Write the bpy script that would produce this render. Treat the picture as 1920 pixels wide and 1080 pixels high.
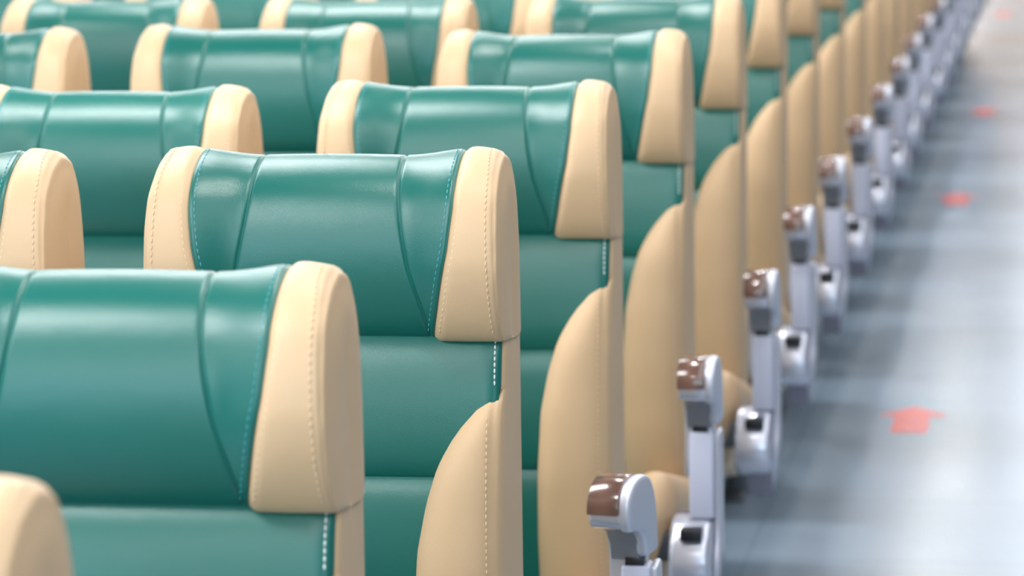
import bpy, bmesh, math, random
import numpy as np
from mathutils import Vector, Matrix

random.seed(7)
for o in list(bpy.data.objects):
    bpy.data.objects.remove(o)
scene = bpy.context.scene
COL = scene.collection
R = math.radians

# ------------------------------------------------------------------ camera
PITCH, YAW, ROLL = .15083887, .16979813, .01663866
CAM = Vector((.7073, -2.1943, 1.6502))
fw = Vector((-math.sin(YAW) * math.cos(PITCH), math.cos(YAW) * math.cos(PITCH), -math.sin(PITCH)))
rt = Vector((math.cos(YAW), math.sin(YAW), 0))
up = rt.cross(fw)
r2 = rt * math.cos(ROLL) - up * math.sin(ROLL)
u2 = rt * math.sin(ROLL) + up * math.cos(ROLL)
cd = bpy.data.cameras.new('camera')
cam = bpy.data.objects.new('camera', cd)
COL.objects.link(cam)
cam.matrix_world = Matrix(((r2.x, u2.x, -fw.x, CAM.x), (r2.y, u2.y, -fw.y, CAM.y), (r2.z, u2.z, -fw.z, CAM.z), (0, 0, 0, 1)))
cd.sensor_width = 36
cd.lens = 6390.9 / 1920 * 36
cd.dof.use_dof = True
cd.dof.focus_distance = 3.98
cd.dof.aperture_fstop = 6.0
cd.dof.aperture_blades = 0
cd.clip_end = 100
scene.camera = cam

# ------------------------------------------------------------------ world, exposure
w = bpy.data.worlds.new('world')
scene.world = w
w.use_nodes = True
w.node_tree.nodes['Background'].inputs[0].default_value = (.93, .96, 1, 1)
w.node_tree.nodes['Background'].inputs[1].default_value = .5
scene.view_settings.view_transform = 'Standard'
scene.view_settings.look = 'None'
scene.view_settings.gamma = 1
scene.view_settings.use_curve_mapping = False
scene.view_settings.exposure = -0.17

# ------------------------------------------------------------------ lights of the hall
CEIL = 2.4


def area(name, loc, sx, sy, watts, rot=(0, 0, 0), col=(.98, .98, 1), spread=180):
    l = bpy.data.lights.new(name, 'AREA')
    l.shape = 'RECTANGLE'
    l.size, l.size_y = sx, sy
    l.energy = watts
    l.color = col
    l.spread = R(spread)
    o = bpy.data.objects.new(name, l)
    COL.objects.link(o)
    o.location = loc
    o.rotation_euler = rot
    return o


# rectangular panels in the ceiling, in three lines along the hall
for k in range(16):
    y = -2.1 + k * 2.4
    for x in (-3.1, -1.0):
        area('ceiling_light_panel', (x, y, CEIL - .02), 1.2, .4, 38)
    if y < 27:
        area('aisle_light_panel', (.78, y, CEIL - .02), 1.1, 2.3, 24, col=(.93, .96, 1))
# small round downlights
for k in range(9):
    for x in (-2.05, -.05):
        l = bpy.data.lights.new('downlight', 'AREA')
        l.shape = 'DISK'
        l.size = .07
        l.energy = 9
        l.color = (1, .97, .93)
        o = bpy.data.objects.new('downlight', l)
        COL.objects.link(o)
        o.location = (x, -.9 + k * 2.4, CEIL - .02)
# added fill strip, brightens the end wall so the floor reflects it
area('wall_fill_light', (.9, 35.0, CEIL - .03), 4.0, .15, 75, rot=(R(30), 0, 0), col=(1, .95, .88))
# daylight from the windows in the wall behind the photographer
area('window_daylight', (-1.0, -4.9, 1.87), 7, .8, 185, rot=(R(90), 0, 0), col=(.58, .81, 1))
area('window_daylight', (-4.9, 4, 1.7), 12, .9, 130, rot=(R(90), 0, R(-90)), col=(.58, .81, 1))


# ------------------------------------------------------------------ materials
def mat(name, col, rough=.5, metal=0., spec=.5, bump=0., bscale=400., vary=0., vscale=6., coat=0.):
    m = bpy.data.materials.new(name)
    m.use_nodes = True
    nt = m.node_tree
    b = nt.nodes['Principled BSDF']
    b.inputs['Base Color'].default_value = (*col, 1)
    b.inputs['Roughness'].default_value = rough
    b.inputs['Metallic'].default_value = metal
    b.inputs['Specular IOR Level'].default_value = spec
    b.inputs['Coat Weight'].default_value = coat
    tc = nt.nodes.new('ShaderNodeTexCoord')
    if bump:
        n = nt.nodes.new('ShaderNodeTexNoise')
        n.inputs['Scale'].default_value = bscale
        n.inputs['Detail'].default_value = 3
        nt.links.new(tc.outputs['Object'], n.inputs['Vector'])
        n2 = nt.nodes.new('ShaderNodeTexNoise')
        n2.inputs['Scale'].default_value = 14
        n2.inputs['Detail'].default_value = 2
        nt.links.new(tc.outputs['Object'], n2.inputs['Vector'])
        mx = nt.nodes.new('ShaderNodeMath')
        mx.operation = 'MULTIPLY_ADD'
        mx.inputs[1].default_value = 4.0
        nt.links.new(n2.outputs['Fac'], mx.inputs[0])
        nt.links.new(n.outputs['Fac'], mx.inputs[2])
        bp = nt.nodes.new('ShaderNodeBump')
        bp.inputs['Strength'].default_value = bump
        bp.inputs['Distance'].default_value = .001
        nt.links.new(mx.outputs[0], bp.inputs['Height'])
        nt.links.new(bp.outputs['Normal'], b.inputs['Normal'])
    if vary:
        n = nt.nodes.new('ShaderNodeTexNoise')
        n.inputs['Scale'].default_value = vscale
        nt.links.new(tc.outputs['Object'], n.inputs['Vector'])
        mx = nt.nodes.new('ShaderNodeMix')
        mx.data_type = 'RGBA'
        mx.inputs['A'].default_value = (*[c * (1 - vary) for c in col], 1)
        mx.inputs['B'].default_value = (*[min(1, c * (1 + vary)) for c in col], 1)
        nt.links.new(n.outputs['Fac'], mx.inputs['Factor'])
        nt.links.new(mx.outputs['Result'], b.inputs['Base Color'])
    return m


GREEN = mat('green_leather', (.004, .122, .096), .29, spec=.62, bump=.25, bscale=900, vary=.06)
CREAM = mat('cream_leather', (.64, .435, .25), .45, spec=.4, bump=.3, bscale=900, vary=.04)
TEAL_THREAD = mat('teal_thread', (.06, .32, .36), .6)
WHITE_THREAD = mat('white_thread', (.75, .80, .76), .6)
CREAM_THREAD = mat('cream_thread', (.76, .57, .37), .6)
SILVER = mat('silver_paint', (.60, .61, .70), .24, metal=.5, coat=1.)
CHROME = mat('bright_silver_metal', (.62, .63, .71), .40, metal=.5)
PANEL = mat('lavender_grey_plastic', (.64, .66, .80), .36, spec=.5)
GREY = mat('shaded_grey_plastic', (.22, .22, .24), .45)  # plastic grey with the shade under the arm hook mixed in
DARKGREY = mat('dark_grey_lavender_plastic', (.20, .20, .26), .4)
BLACK = mat('black_plastic', (.012, .013, .016), .35)
SHELL = mat('beige_shell', (.55, .45, .34), .5, bump=.2)
STEEL = mat('dark_steel', (.10, .11, .12), .4, metal=.6)
RED = mat('coral_red_vinyl', (.82, .13, .10), .25, vary=.08, vscale=30)

# polished wood of the armrest cap
WOOD = mat('brown_wood', (.12, .055, .035), .2, coat=.7)
nt = WOOD.node_tree
wv = nt.nodes.new('ShaderNodeTexWave')
wv.inputs['Scale'].default_value = 9
wv.inputs['Distortion'].default_value = 6
wv.inputs['Detail'].default_value = 3
tc = nt.nodes.new('ShaderNodeTexCoord')
nt.links.new(tc.outputs['Object'], wv.inputs['Vector'])
rp = nt.nodes.new('ShaderNodeValToRGB')
rp.color_ramp.elements[0].color = (.125, .062, .045, 1)
rp.color_ramp.elements[1].color = (.17, .085, .06, 1)
nt.links.new(wv.outputs['Fac'], rp.inputs['Fac'])
nt.links.new(rp.outputs['Color'], nt.nodes['Principled BSDF'].inputs['Base Color'])

# glossy blue-grey floor tiles
FLOOR = mat('blue_grey_floor_tiles', (.40, .47, .52), .2, spec=.6)
nt = FLOOR.node_tree
b = nt.nodes['Principled BSDF']
tc = nt.nodes.new('ShaderNodeTexCoord')
br = nt.nodes.new('ShaderNodeTexBrick')
br.offset = 0
br.inputs['Scale'].default_value = 1
br.inputs['Brick Width'].default_value = .6
br.inputs['Row Height'].default_value = .6
br.inputs['Mortar Size'].default_value = .004
br.inputs['Color1'].default_value = (.235, .305, .38, 1)
br.inputs['Color2'].default_value = (.265, .335, .41, 1)
br.inputs['Mortar'].default_value = (.20, .26, .32, 1)
nt.links.new(tc.outputs['Object'], br.inputs['Vector'])
nz = nt.nodes.new('ShaderNodeTexNoise')
nz.inputs['Scale'].default_value = 2.2
nz.inputs['Detail'].default_value = 5
nt.links.new(tc.outputs['Object'], nz.inputs['Vector'])
mr = nt.nodes.new('ShaderNodeMapRange')
mr.inputs['To Min'].default_value = .16
mr.inputs['To Max'].default_value = .30
nt.links.new(nz.outputs['Fac'], mr.inputs['Value'])
nt.links.new(mr.outputs['Result'], b.inputs['Roughness'])
nt.links.new(br.outputs['Color'], b.inputs['Base Color'])

WALLM = mat('darkened_wall_paint', (.26, .27, .28), .6, vary=.02)  # grey instead of white, to cut light bounced off the walls
WALLC = mat('cream_wall_paint', (.85, .60, .40), .6, vary=.03)
WALLG = mat('blue_grey_reflection_wall', (.20, .24, .29), .6, vary=.03)  # made-up tone, darkens what the floor mirrors near the seats
CEILM = mat('darkened_ceiling_paint', (.30, .30, .30), .7, vary=.02)  # ceiling tone darkened too, for less bounced fill


# ------------------------------------------------------------------ helpers
def mesh(name, verts, faces, m, smooth=True, parent=None):
    me = bpy.data.meshes.new(name)
    me.from_pydata([tuple(v) for v in verts], [], faces)
    bm = bmesh.new()
    bm.from_mesh(me)
    bmesh.ops.recalc_face_normals(bm, faces=bm.faces)
    bm.to_mesh(me)
    bm.free()
    if smooth:
        for p in me.polygons:
            p.use_smooth = True
    me.materials.append(m)
    o = bpy.data.objects.new(name, me)
    COL.objects.link(o)
    if parent:
        o.parent = parent
    return o


def grid_obj(name, G, m, parent, close_u=False, flip=False):
    """G: array [nu][nv][3]"""
    G = np.asarray(G)
    nu, nv = G.shape[:2]
    f = []
    for i in range(nu if close_u else nu - 1):
        j2 = (i + 1) % nu
        for j in range(nv - 1):
            q = (i * nv + j, i * nv + j + 1, j2 * nv + j + 1, j2 * nv + j)
            f.append(q)
    return mesh(name, G.reshape(-1, 3), f, m, True, parent)


def prism(name, poly, x0, x1, m, parent, bevel=.003, seg=2):
    """side outline poly of (y,z) extruded from x0 to x1, edges rounded"""
    bm = bmesh.new()
    a = [bm.verts.new((x0, y, z)) for y, z in poly]
    c = [bm.verts.new((x1, y, z)) for y, z in poly]
    n = len(poly)
    bm.faces.new(a)
    bm.faces.new(c[::-1])
    for i in range(n):
        bm.faces.new((a[i], c[i], c[(i + 1) % n], a[(i + 1) % n]))
    bmesh.ops.recalc_face_normals(bm, faces=bm.faces)
    if bevel:
        es = [e for e in bm.edges if e.calc_face_angle(0) > .5]
        bmesh.ops.bevel(bm, geom=es, offset=bevel, segments=seg, profile=.5, affect='EDGES')
    me = bpy.data.meshes.new(name)
    bm.to_mesh(me)
    bm.free()
    for p in me.polygons:
        p.use_smooth = True
    me.set_sharp_from_angle(angle=R(40))
    me.materials.append(m)
    o = bpy.data.objects.new(name, me)
    COL.objects.link(o)
    o.parent = parent
    return o


def smooth_poly(pts, n=6, closed=True):
    """Catmull-Rom through points"""
    P = np.array(pts, float)
    N = len(P)
    out = []
    rng = range(N) if closed else range(N - 1)
    for i in rng:
        if closed:
            p0, p1, p2, p3 = P[i - 1], P[i], P[(i + 1) % N], P[(i + 2) % N]
        else:
            p0, p1, p2, p3 = P[max(i - 1, 0)], P[i], P[i + 1], P[min(i + 2, N - 1)]
        for k in range(n):
            t = k / n
            out.append(.5 * ((2 * p1) + (-p0 + p2) * t + (2 * p0 - 5 * p1 + 4 * p2 - p3) * t * t + (-p0 + 3 * p1 - 3 * p2 + p3) * t ** 3))
    if not closed:
        out.append(P[-1])
    return np.array(out)


def stitches(name, curve, m, parent, gap=.0085, ln=.0048, rad=.0008):
    """little thread dashes along a curve of 3-D points"""
    C = np.array(curve, float)
    seg = np.linalg.norm(np.diff(C, axis=0), axis=1)
    s = np.concatenate([[0], np.cumsum(seg)])
    V, F = [], []
    d = 0
    while d + ln < s[-1]:
        p = np.array([np.interp(d, s, C[:, k]) for k in range(3)])
        q = np.array([np.interp(d + ln, s, C[:, k]) for k in range(3)])
        t = q - p
        t /= np.linalg.norm(t)
        n1 = np.cross(t, (0, -1, .01))
        n1 /= max(np.linalg.norm(n1), 1e-6)
        n2 = np.cross(t, n1)
        b0 = len(V)
        for e, k in ((p - t * rad * .6, .35), (p + t * rad, 1), (q - t * rad, 1), (q + t * rad * .6, .35)):
            for a in range(6):
                V.append(e + (n1 * math.cos(a * math.pi / 3) + n2 * math.sin(a * math.pi / 3)) * rad * k)
        for r in range(3):
            for a in range(6):
                F.append((b0 + r * 6 + a, b0 + r * 6 + (a + 1) % 6, b0 + r * 6 + 6 + (a + 1) % 6, b0 + r * 6 + 6 + a))
        F.append(tuple(range(b0, b0 + 6)))
        F.append(tuple(range(b0 + 18, b0 + 24)))
        d += gap
    return mesh(name, V, F, m, True, parent)


def empty(name, loc, parent=None):
    o = bpy.data.objects.new(name, None)
    o.empty_display_size = .1
    COL.objects.link(o)
    o.location = loc
    if parent:
        o.parent = parent
    return o


def sstep(x):
    x = np.clip(x, 0, 1)
    return x * x * (3 - 2 * x)


# ------------------------------------------------------------------ room
def slab(name, x0, x1, y0, y1, z0, z1, m):
    v = [(x, y, z) for x in (x0, x1) for y in (y0, y1) for z in (z0, z1)]
    f = [(0, 1, 3, 2), (4, 6, 7, 5), (0, 4, 5, 1), (2, 3, 7, 6), (0, 2, 6, 4), (1, 5, 7, 3)]
    o = mesh(name, v, f, m, False)
    o['kind'] = 'structure'
    return o


slab('floor', -5, 3, -5, 36, -.1, 0, FLOOR)
slab('ceiling', -5, 3, -5, 36, CEIL, CEIL + .1, CEILM)
slab('wall_left', -5.1, -5, -5, 36, 0, CEIL, WALLM)
slab('wall_right', 3, 3.1, -5, 36, 0, CEIL, WALLM)
slab('wall_back', -1.0, 3, 36, 36.1, 0, CEIL, WALLC)
slab('wall_back', -5, -1.0, 36, 36.1, 0, CEIL, WALLG)  # blue-grey part invented for the darker floor reflection beside the seats
slab('wall_front', -5, 3, -5.1, -5, 0, CEIL, WALLM)

# ------------------------------------------------------------------ the seat
# local frame: x across (right positive), y away from the viewer, z up from the floor
HW = .220
HP = smooth_poly([(-.015, .958), (-.045, .960), (-.058, .966), (-.074, .990), (-.084, 1.03), (-.083, 1.075), (-.073, 1.115), (-.056, 1.146),
                  (-.032, 1.167), (-.002, 1.180), (.028, 1.178), (.049, 1.165), (.062, 1.135), (.066, 1.09), (.066, 1.02), (.066, .955)], 8, False)
sl = np.concatenate([[0], np.cumsum(np.linalg.norm(np.diff(HP, axis=0), axis=1))])
NT = 64
ts = np.linspace(0, sl[-1], NT)
HPY = np.interp(ts, sl, HP[:, 0])
HPZ = np.interp(ts, sl, HP[:, 1])
dy, dz = np.gradient(HPY), np.gradient(HPZ)
nn = np.hypot(dy, dz)
HNY, HNZ = -dz / nn, dy / nn
_low = (np.arange(NT) < 20) & (HPZ < 1.03)
_k = np.where(_low, np.clip((HPZ - .975) / .055, 0, 1), 1)
HNY, HNZ = _k * HNY - (1 - _k), _k * HNZ
_l = np.hypot(HNY, HNZ)
HNY, HNZ = HNY / _l, HNZ / _l          # outward normal: front faces -y, top faces +z
ITOP = int(np.argmax(HPZ))
zz_front = np.where(np.arange(NT) <= ITOP, HPZ, 1.19)
SEAM_O = np.interp(zz_front, [.955, .967, 1.0, 1.04, 1.075, 1.118, 1.16, 1.19], [.1315, .133, .1415, .1500, .158, .1635, .1645, .164])
SEAM_I = np.interp(zz_front, [.955, .967, .99, 1.02, 1.052, 1.10, 1.135, 1.19], [.1280, .1285, .125, .117, .107, .098, .093, .089])
WK = np.interp(zz_front, [.955, .985, 1.06, 1.13, 1.165, 1.19], [.55, .6, 1, 1, .65, .36])
SPY, SPZ = np.full(NT, .0), np.clip(HPZ, .950, 1.115)


def hp(i, x, d=0., inward=0.):
    """point on the headrest: profile sample i, sideways x, d outward, inward 0..1 towards the core"""
    u = (abs(x) - SEAM_I[i]) / (SEAM_O[i] + .012 - SEAM_I[i])
    wv_ = .021 * float(sstep(u)) * WK[i] + d
    y = HPY[i] + HNY[i] * wv_
    z = HPZ[i] + HNZ[i] * wv_
    return np.array([x, y + (SPY[i] - y) * inward, z + (SPZ[i] - z) * inward])


def head_panel(name, lf, rf, m, parent, nx=30, g=.0024, dl=.0022, crown=0.):
    G = []
    for i in range(NT):
        l, r = lf(i), rf(i)
        row = [hp(i, l, -.012)]
        for a in np.linspace(0, 1, nx):
            a = .5 - .5 * math.cos(math.pi * a) if nx > 8 else a
            x = l + (r - l) * a
            e = min(x - l, r - x)
            row.append(hp(i, x, -g * math.exp(-(e / dl) ** 2) + crown * 4 * a * (1 - a)))
        row.append(hp(i, r, -.012))
        G.append(row)
    return grid_obj(name, np.array(G), m, parent)


def build_headrest(root):
    h = head_panel('headrest', lambda i: -SEAM_I[i], lambda i: SEAM_I[i], GREEN, root, 60, crown=.0015)
    h['label'] = 'green leather headrest pad'
    for s in (-1, 1):
        lf = (lambda i: SEAM_I[i]) if s > 0 else (lambda i: -SEAM_O[i])
        rf = (lambda i: SEAM_O[i]) if s > 0 else (lambda i: -SEAM_I[i])
        head_panel('side_gusset', lf, rf, GREEN, h, 36, g=.0024, dl=.0022)
        # cream wing: front strip, rounded corner, closed flank
        G = []
        for i in range(NT):
            zf = zz_front[i]
            rad = np.interp(HPZ[i], [.955, 1.08, 1.14, 1.183], [.009, .011, .015, .018])
            hw = np.interp(HPZ[i], [.955, 1.05, 1.12, 1.183], [HW, HW, .2185, .2155])
            x0 = SEAM_O[i]
            row = [hp(i, x0, -.012)]
            xs = np.linspace(x0, hw - rad, 14)
            for x in xs:
                e = x - x0
                row.append(hp(i, x, -.0045 * math.exp(-(e / .006) ** 2) + .002 * math.sin(math.pi * min(1, e / (hw - rad - x0 + 1e-6)))))
            wr = .0011 * math.sin(i * .9 + s) * math.sin(i * .37 + 2 * s) if 8 < i < ITOP + 6 else 0
            for k in range(1, 9):
                a = k / 8 * math.pi / 2
                # seam groove along the corner
                row.append(hp(i, hw - rad + rad * math.sin(a), -(rad - rad * math.cos(a)) - (.0022 if k == 4 else 0) + (wr if 2 < k < 8 else 0)))
            base = row[-1]
            core = np.array([HW + .0005, SPY[i], SPZ[i]])
            for k in range(1, 8):
                q = k / 7
                p = base + (core - base) * q
                p[0] += .003 * math.sin(math.pi * q)
                row.append(p)
            row = [np.array([s * p[0], p[1], p[2]]) for p in row]
            G.append(row)
        wing = grid_obj('headrest_wing', np.array(G), CREAM, h)
        wing['label'] = 'cream leather headrest wing'
        idx = [i for i in range(6, ITOP + 1)]
        def off(i, x, d=.0012):
            p = hp(i, x, d)
            return (s * p[0], p[1], p[2])
        stitches('seam_stitching', [off(i, SEAM_O[i] - .0075, .0002) for i in idx], TEAL_THREAD, h)
        stitches('seam_stitching', [off(i, SEAM_O[i] + .0085, -.0002) for i in idx], CREAM_THREAD, h)
        stitches('seam_stitching', [off(i, np.interp(zz_front[i], [.955, 1.15, 1.19], [.2105, .2045, .197]), .0012) for i in idx], CREAM_THREAD, h)
    return h


BZ = [.34, .42, .50, .60, .70, .80, .90, .97, 1.03]
BY = [-.038, -.055, -.070, -.084, -.088, -.081, -.062, -.045, -.02]


def yf(z):
    return float(np.interp(z, BZ, BY))


ZS = np.linspace(.34, 1.03, 70)
YS = np.array([yf(z) for z in ZS])
for _ in range(6):
    YS[1:-1] = (YS[:-2] + 2 * YS[1:-1] + YS[2:]) / 4


def yfs(z):
    return float(np.interp(z, ZS, YS))


def build_back(root):
    G = []
    for z in np.linspace(.345, 1.02, 54):
        hw = HW if z < .965 else HW - .03 * float(sstep((z - .965) / .03))
        y0, y1 = yfs(z), np.interp(z, [.42, 1.0], [.058, .067])
        loop = []
        r = .012
        for cx, cy, a0 in ((hw - r, y0 + r, -90), (hw - r * .8, y1 - r * .8, 0), (-hw + r * .8, y1 - r * .8, 90), (-hw + r, y0 + r, 180)):
            rr = r if cy < 0 and cy == y0 + r else r * .8
            for k in range(6):
                a = R(a0 + k * 18)
                loop.append((cx + rr * math.cos(a), cy + rr * math.sin(a), z))
        G.append(loop + [loop[0]])
    G = np.array(G)
    nu, nv = G.shape[:2]
    b = grid_obj('backrest', G, CREAM, root)
    # close top and bottom
    bm = bmesh.new()
    bm.from_mesh(b.data)
    bmesh.ops.remove_doubles(bm, verts=bm.verts, dist=1e-5)
    bmesh.ops.holes_fill(bm, edges=[e for e in bm.edges if e.is_boundary])
    bmesh.ops.recalc_face_normals(bm, faces=bm.faces)
    bm.to_mesh(b.data)
    bm.free()
    for p in b.data.polygons:
        p.use_smooth = len(p.vertices) == 4
    # three quilted green sections
    for z0, z1 in ((.797, .972), (.615, .797), (.36, .615)):
        G = []
        nz = 26
        X = .2155
        for j in range(-1, nz + 1):
            v = min(max(j, 0), nz - 1) / (nz - 1)
            v = .5 - .5 * math.cos(math.pi * v) * 1.0
            z = z0 + (z1 - z0) * v
            row = []
            xs = np.concatenate([[-X], np.linspace(-X, -X + .03, 8), np.linspace(-X + .03, X - .03, 24)[1:-1], np.linspace(X - .03, X, 8), [X]])
            for q, x in enumerate(xs):
                ez = min(z - z0, z1 - z)
                ex = X - abs(x)
                p = .004 + .017 * (1 - math.exp(-ez / .022)) * (1 - .0 * ex) - .005 * math.exp(-(ex / .01) ** 2)
                p += .006 * math.cos(x / X * math.pi / 2)
                if j < 0 or j >= nz or q == 0 or q == len(xs) - 1:
                    p = -.004
                row.append((x, yfs(z) - p, z))
            G.append(row)
        s_ = grid_obj('back_panel', np.array(G), GREEN, b)
        s_['label'] = 'green leather quilted back panel'
    bz = [.36, .51, .617, .669, .707, .757, .772, .804, .821, .844, .861, .881, .893, .903]
    bx = [.108, .108, .111, .115, .1175, .127, .1305, .140, .147, .160, .172, .190, .204, .2185]
    for s in (-1, 1):
        G = []
        nz, nx = 44, 26
        for j in range(nz + 1):
            v = j / nz
            z = .36 + (.903 - .36) * (1 - (1 - v) ** 1.6)
            xi = float(np.interp(z, bz, bx))
            row = [(s * (xi), yfs(z) + .004, z), (s * (xi), yfs(z) - .016, z)]
            for a in np.linspace(0, 1, nx):
                a = a ** 1.5
                x = xi + (HW - .0005 - xi) * a
                dx = x - xi
                dzz = max(float(np.interp(x, bx, bz)) - z, 0)
                d = 1 / math.sqrt(1 / (dx + 1e-6) ** 2 + 1 / (dzz + 1e-6) ** 2)
                hgt = .024 + .026 * (1 - math.exp(-(d / .018)))
                e = HW - x
                hgt *= 1 - .72 * math.exp(-e / .022)
                hgt *= 1 - math.exp(-e / .014) * (1 - float(sstep((.903 - z) / .012)))
                hgt -= .0025 * math.exp(-((e - .010) / .003) ** 2)
                row.append((s * x, yfs(z) - hgt - .002, z))
            row.append((s * (HW + .001), yfs(z) + .012, z))
            G.append(row)
        bo = grid_obj('side_bolster', np.array(G), CREAM, b)
        bo['label'] = 'cream leather side bolster'
        st = []
        for z in np.linspace(.962, .905, 20):
            st.append((s * float(np.interp(z, [.90, .965], [.2105, .2085])), yfs(z) - .0175 - .006 * math.exp(0) * .0, z))
        stitches('panel_stitching', [(x, yfs(z) - (.004 + .017 * (1 - math.exp(-min(.972 - z, z - .797) / .022)) - .005 * math.exp(-((.2155 - abs(x)) / .01) ** 2) + .006 * math.cos(x / .2155 * math.pi / 2)) - .0003, z) for x, _, z in st],
                 WHITE_THREAD, b, gap=.0075, ln=.0046, rad=.0011)
        stitches('panel_stitching', [(s * .2045, yfs(z) - .0498 * (1 - .72 * math.exp(-.0155 / .022)) - .0022, z) for z in np.linspace(.875, .45, 40)], CREAM_THREAD, b)
    # hard shell on the rear
    G = []
    for z in np.linspace(.34, 1.13, 30):
        row = []
        y1 = np.interp(z, [.34, .42, 1.0, 1.13], [.057, .061, .070, .071])
        hw = .205 - .03 * float(sstep((z - 1.08) / .05))
        for a in np.linspace(-1, 1, 24):
            x = hw * a
            row.append((x, y1 + .014 * (1 - abs(a) ** 6) - .006, z))
        G.append(row)
    sh = grid_obj('back_shell', np.array(G), SHELL, root)
    md = sh.modifiers.new('thickness', 'SOLIDIFY')
    md.thickness = .006
    return b


def build_cushion(root):
    prof = smooth_poly([(-.075, .445), (-.20, .452), (-.38, .460), (-.50, .462), (-.545, .448), (-.56, .415), (-.552, .36), (-.52, .318), (-.40, .305), (-.10, .305)], 6, False)
    G = []
    X = .178
    for y, z in prof:
        row = []
        for x in np.linspace(-X, X, 30):
            e = X - abs(x)
            p = .012 * (1 - math.exp(-e / .03)) - .006
            cz, cy = .38, np.clip(y, -.5, -.1)
            n = np.array([y - cy, z - cz])
            n /= np.linalg.norm(n)
            row.append((x, y + n[0] * p, z + n[1] * p))
        row = [(x, y, z + .006 - .24 * (y + .5)) for x, y, z in row]
        G.append(row)
    c = grid_obj('seat_cushion', np.array(G), GREEN, root)
    for s in (-1, 1):
        sec = smooth_poly([(.172, .455), (.195, .480), (.226, .493), (.250, .481), (.2635, .450), (.262, .405), (.250, .350), (.236, .308), (.205, .296), (.174, .305)], 5)
        G = []
        ys = np.concatenate([[-.075], np.linspace(-.08, -.46, 14), -.46 - .075 * np.sin(np.linspace(0, math.pi / 2, 9))[1:]])
        for y in ys:
            k = 1.
            if y < -.46:
                q = (-.46 - y) / .075
                k = max(.02, math.sqrt(max(0, 1 - q * q)))
                k = .35 * k ** 2 + .65 * k
            if y == -.075:
                k = .02
            loop = [(s * (-.010 + .216 + (x - .216) * (.25 + .75 * k if k > .03 else .02)), y, .39 + (z - .39) * k + .008 - .24 * (y + .5)) for x, z in sec]
            G.append(loop + [loop[0]])
        bo = grid_obj('side_bolster', np.array(G), CREAM, c)
        bm = bmesh.new()
        bm.from_mesh(bo.data)
        bmesh.ops.remove_doubles(bm, verts=bm.verts, dist=1e-5)
        bmesh.ops.recalc_face_normals(bm, faces=bm.faces)
        bm.to_mesh(bo.data)
        bm.free()
        bo['label'] = 'cream leather cushion side'
    return c


def build_base(root):
    prism('seat_frame', [(-.50, .30), (-.50, .265), (.05, .265), (.05, .40), (.03, .40), (.01, .30)], -.20, .20, STEEL, root, .006)
    for x in (-.13, .13):
        l = prism('leg', [(-.34, .27), (-.30, .02), (-.36, .012), (-.36, 0), (.04, 0), (.04, .012), (-.06, .02), (-.04, .27)], x - .022, x + .022, STEEL, root, .004)


HOOK = smooth_poly([(-.484, .56), (-.485, .61), (-.493, .655), (-.512, .687), (-.54, .698), (-.578, .694), (-.598, .676), (-.602, .655), (-.594, .637), (-.565, .633), (-.538, .622), (-.524, .60), (-.520, .57), (-.520, .50), (-.484, .50)], 5)


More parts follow.
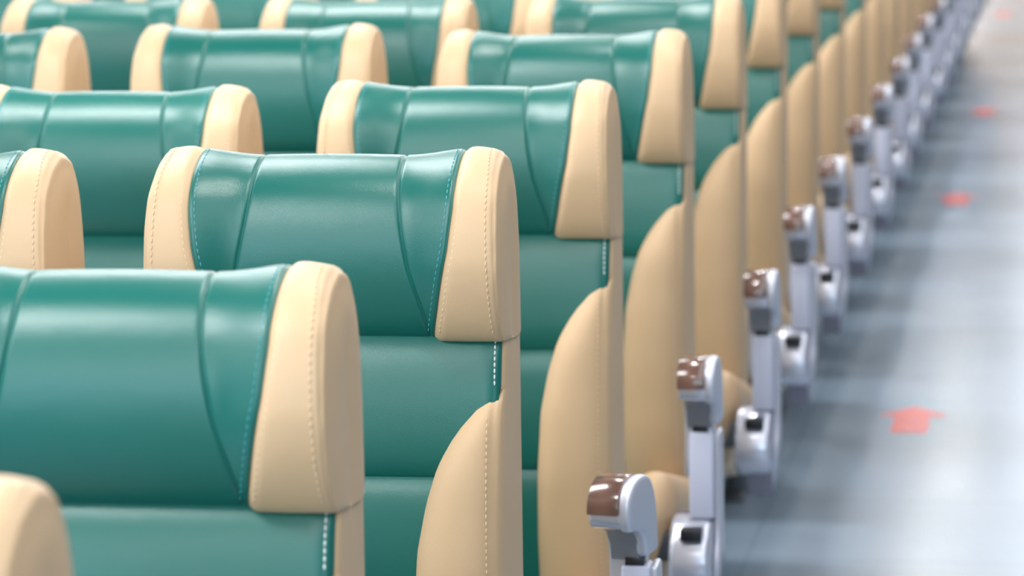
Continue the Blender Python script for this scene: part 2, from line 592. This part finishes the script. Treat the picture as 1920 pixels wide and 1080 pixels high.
def build_arm(root):
    a = empty('armrest', (.310, -.46, 0), root)
    OFF = Vector((-.32, .46, 0))

    def pr(name, poly, x0, x1, m, bev=.003, seg=2, par=a):
        o = prism(name, [(y + .46, z) for y, z in poly], x0 - .32, x1 - .32, m, par, bev, seg)
        return o
    hook = pr('arm_hook', [tuple(p) for p in HOOK], .283, .330, SILVER, .004, 3)
    # outer rim plate, whole height
    rim = smooth_poly([(-.481, .56), (-.482, .61), (-.490, .657), (-.509, .691), (-.54, .702), (-.578, .698), (-.600, .680), (-.604, .655), (-.594, .634), (-.565, .629), (-.541, .618), (-.528, .595),
                       (-.527, .54), (-.527, .46), (-.530, .40), (-.548, .36), (-.548, .32), (-.528, .275), (-.512, .255), (-.500, .265), (-.490, .30), (-.483, .35), (-.480, .42), (-.480, .50)], 4)
    first_lo = next(i for i in range(len(rim)) if rim[i][1] <= .578 and rim[i - 1][1] > .578)
    lo_ = [rim[(first_lo + k) % len(rim)] for k in range(len(rim)) if rim[(first_lo + k) % len(rim)][1] <= .578]
    first_up = next(i for i in range(len(rim)) if rim[i][1] > .578 and rim[i - 1][1] <= .578)
    up_ = [rim[(first_up + k) % len(rim)] for k in range(len(rim)) if rim[(first_up + k) % len(rim)][1] > .578]
    pr('rim_cap', [tuple(p) for p in up_], .323, .3435, CHROME, .008, 4)
    rp_ = pr('rim_plate', [tuple(p) for p in lo_], .3305, .3425, CHROME, .005, 3)
    for v in rp_.data.vertices:
        if v.co.z < .36:
            v.co.x -= 2.0 * (.36 - v.co.z) ** 2
    # wood cap over the top and the nose
    outer = smooth_poly([(-.500, .680), (-.515, .694), (-.54, .7025), (-.577, .6985), (-.602, .679), (-.607, .657)], 6, False)
    inner = smooth_poly([(-.500, .673), (-.518, .687), (-.54, .694), (-.573, .690), (-.594, .673), (-.598, .657)], 6, False)
    wc = pr('wood_cap', [tuple(p) for p in outer] + [tuple(p) for p in inner[::-1]], .2815, .3255, WOOD, .0015, 2)
    wc['label'] = 'brown polished wood cap'
    pr('shaded_inner_cover', [(-.568, .6315), (-.541, .6205), (-.5265, .600), (-.523, .578), (-.510, .578), (-.510, .634), (-.55, .64)], .287, .328, GREY, .001)  # grey plastic, also stands in for the shade under the hook
    pr('hinge', [(-.524, .582), (-.524, .571), (-.50, .571), (-.50, .582)], .296, .322, BLACK, .001)
    pp = pr('post_panel', [(-.528, .571), (-.534, .50), (-.534, .428), (-.485, .428), (-.485, .571)], .291, .331, PANEL, .004, 3)
    pp['label'] = 'lavender grey post panel'
    hub = smooth_poly([(-.525, .428), (-.548, .41), (-.566, .385), (-.574, .352), (-.568, .322), (-.548, .304), (-.515, .302), (-.495, .302), (-.485, .36), (-.49, .425)], 4)
    pr('pivot_hub', [tuple(p) for p in hub], .259, .330, SILVER, .012, 4)
    bt = pr('recline_button', [(-.572, .417), (-.572, .398), (-.53, .398), (-.53, .417)], .279, .315, BLACK, .002)
    bt['label'] = 'black recline button'
    pr('lower_cover', [(-.550, .31), (-.540, .262), (-.495, .262), (-.485, .31)], .283, .330, DARKGREY, .003)
    pr('mounting_bar', [(-.515, .40), (-.515, .35), (-.48, .35), (-.48, .40)], .17, .29, STEEL, .002)
    return a


def make_seat(with_arm):
    root = empty('passenger_seat', (0, 0, 0))
    build_back(root)
    build_headrest(root)
    build_cushion(root)
    build_base(root)
    if with_arm:
        build_arm(root)
    return root


def copy_tree(o, parent=None, skip=()):
    c = o.copy()
    COL.objects.link(c)
    if parent is not None:
        c.parent = parent
    for ch in o.children:
        if ch.name.split('.')[0] in skip:
            continue
        copy_tree(ch, c, skip)
    return c


ORD = ['first', 'second', 'third', 'fourth', 'fifth', 'sixth', 'seventh', 'eighth', 'ninth', 'tenth', 'eleventh', 'twelfth', 'thirteenth', 'fourteenth', 'fifteenth',
       'sixteenth', 'seventeenth', 'eighteenth', 'nineteenth', 'twentieth', 'twenty-first']
SPECIAL = {
    (0, 0): 'blurred nearest seat, only its cream headrest wing in the bottom left corner',
    (1, 0): 'green and cream seat in front at lower left, cut by the picture edge',
    (2, 0): 'sharply focused green and cream aisle seat in the third row',
    (2, 1): 'green and cream seat at the left edge beside the sharply focused aisle seat',
    (3, 0): 'green and cream aisle seat in the fourth row, its armrest swung inward',
}
proto = make_seat(True)
bpy.context.view_layer.update()
first = True
layout = [(0, 0), (1, 0), (2, 0), (2, 1), (3, 0), (3, 1)] + [(4, c) for c in range(3)] + [(5, c) for c in range(3)] + [(6, c) for c in range(4)] + [(7, c) for c in range(4)] + \
         [(n, c) for n in (8, 9) for c in range(2)] + [(n, 0) for n in range(10, 21)]
DZ = {(0, 0): -.014, (2, 1): -.002, (3, 1): -.010, (4, 1): .012, (5, 1): -.002, (4, 2): .008, (2, 0): .002, (3, 0): -.003, (1, 0): -.004}
DX = {(2, 1): -.006, (1, 0): .001}
for n, c in layout:
    if first:
        o = proto
        first = False
    else:
        o = copy_tree(proto, None, () if c == 0 else ('armrest',))
    o.location = (-.2145 - .559 * c + DX.get((n, c), 0), n * .95 + random.uniform(-.006, .006), 0)
    for ch in o.children:
        if ch.name.split('.')[0] in ('backrest', 'headrest', 'back_shell'):
            ch.location.z = DZ.get((n, c), 0)
    o.rotation_euler = (0, 0, R(random.uniform(-.6, .6)) if (n, c) not in ((2, 0), (1, 0)) else 0)
    o['category'] = 'seat'
    o['group'] = 'rows of green and cream seats'
    place = 'aisle seat' if c == 0 else 'seat, ' + ORD[c] + ' from the aisle,'
    o['label'] = SPECIAL.get((n, c), 'green and cream leather %s in the %s row from the front' % (place, ORD[n]))
    if (n, c) == (3, 0):
        for ch in o.children:
            if ch.name.startswith('armrest'):
                ch.location.x += .012
                for q in ch.children:
                    if q.name.split('.')[0] in ('arm_hook', 'wood_cap', 'shaded_inner_cover', 'rim_cap'):
                        q.rotation_euler = (0, 0, R(-11))

# ------------------------------------------------------------------ red arrows on the aisle floor
ARROWS = [(.265, 6.20, 'red arrow sticker on the aisle floor, nearest of the four arrows'),
          (.205, 10.67, 'red arrow sticker on the aisle floor, second nearest'),
          (.202, 14.0, 'red arrow sticker on the aisle floor, third nearest'),
          (.130, 20.4, 'faint red arrow sticker on the aisle floor, farthest away')]
for x, y, lab in ARROWS:
    P2 = [(-.045, 0), (.045, 0), (.045, .22), (.088, .22), (0, .34), (-.088, .22), (-.045, .22)]
    V = [(px, py, 0.0) for px, py in P2] + [(px, py, .0012) for px, py in P2]
    F = [tuple(range(7))[::-1], tuple(range(7, 14))] + [(i, (i + 1) % 7, 7 + (i + 1) % 7, 7 + i) for i in range(7)]
    o = mesh('floor_arrow', V, F, RED, False)
    o.location = (x, y, .0003)
    o['label'] = lab
    o['category'] = 'arrow'
    o['group'] = 'red arrows on the floor'
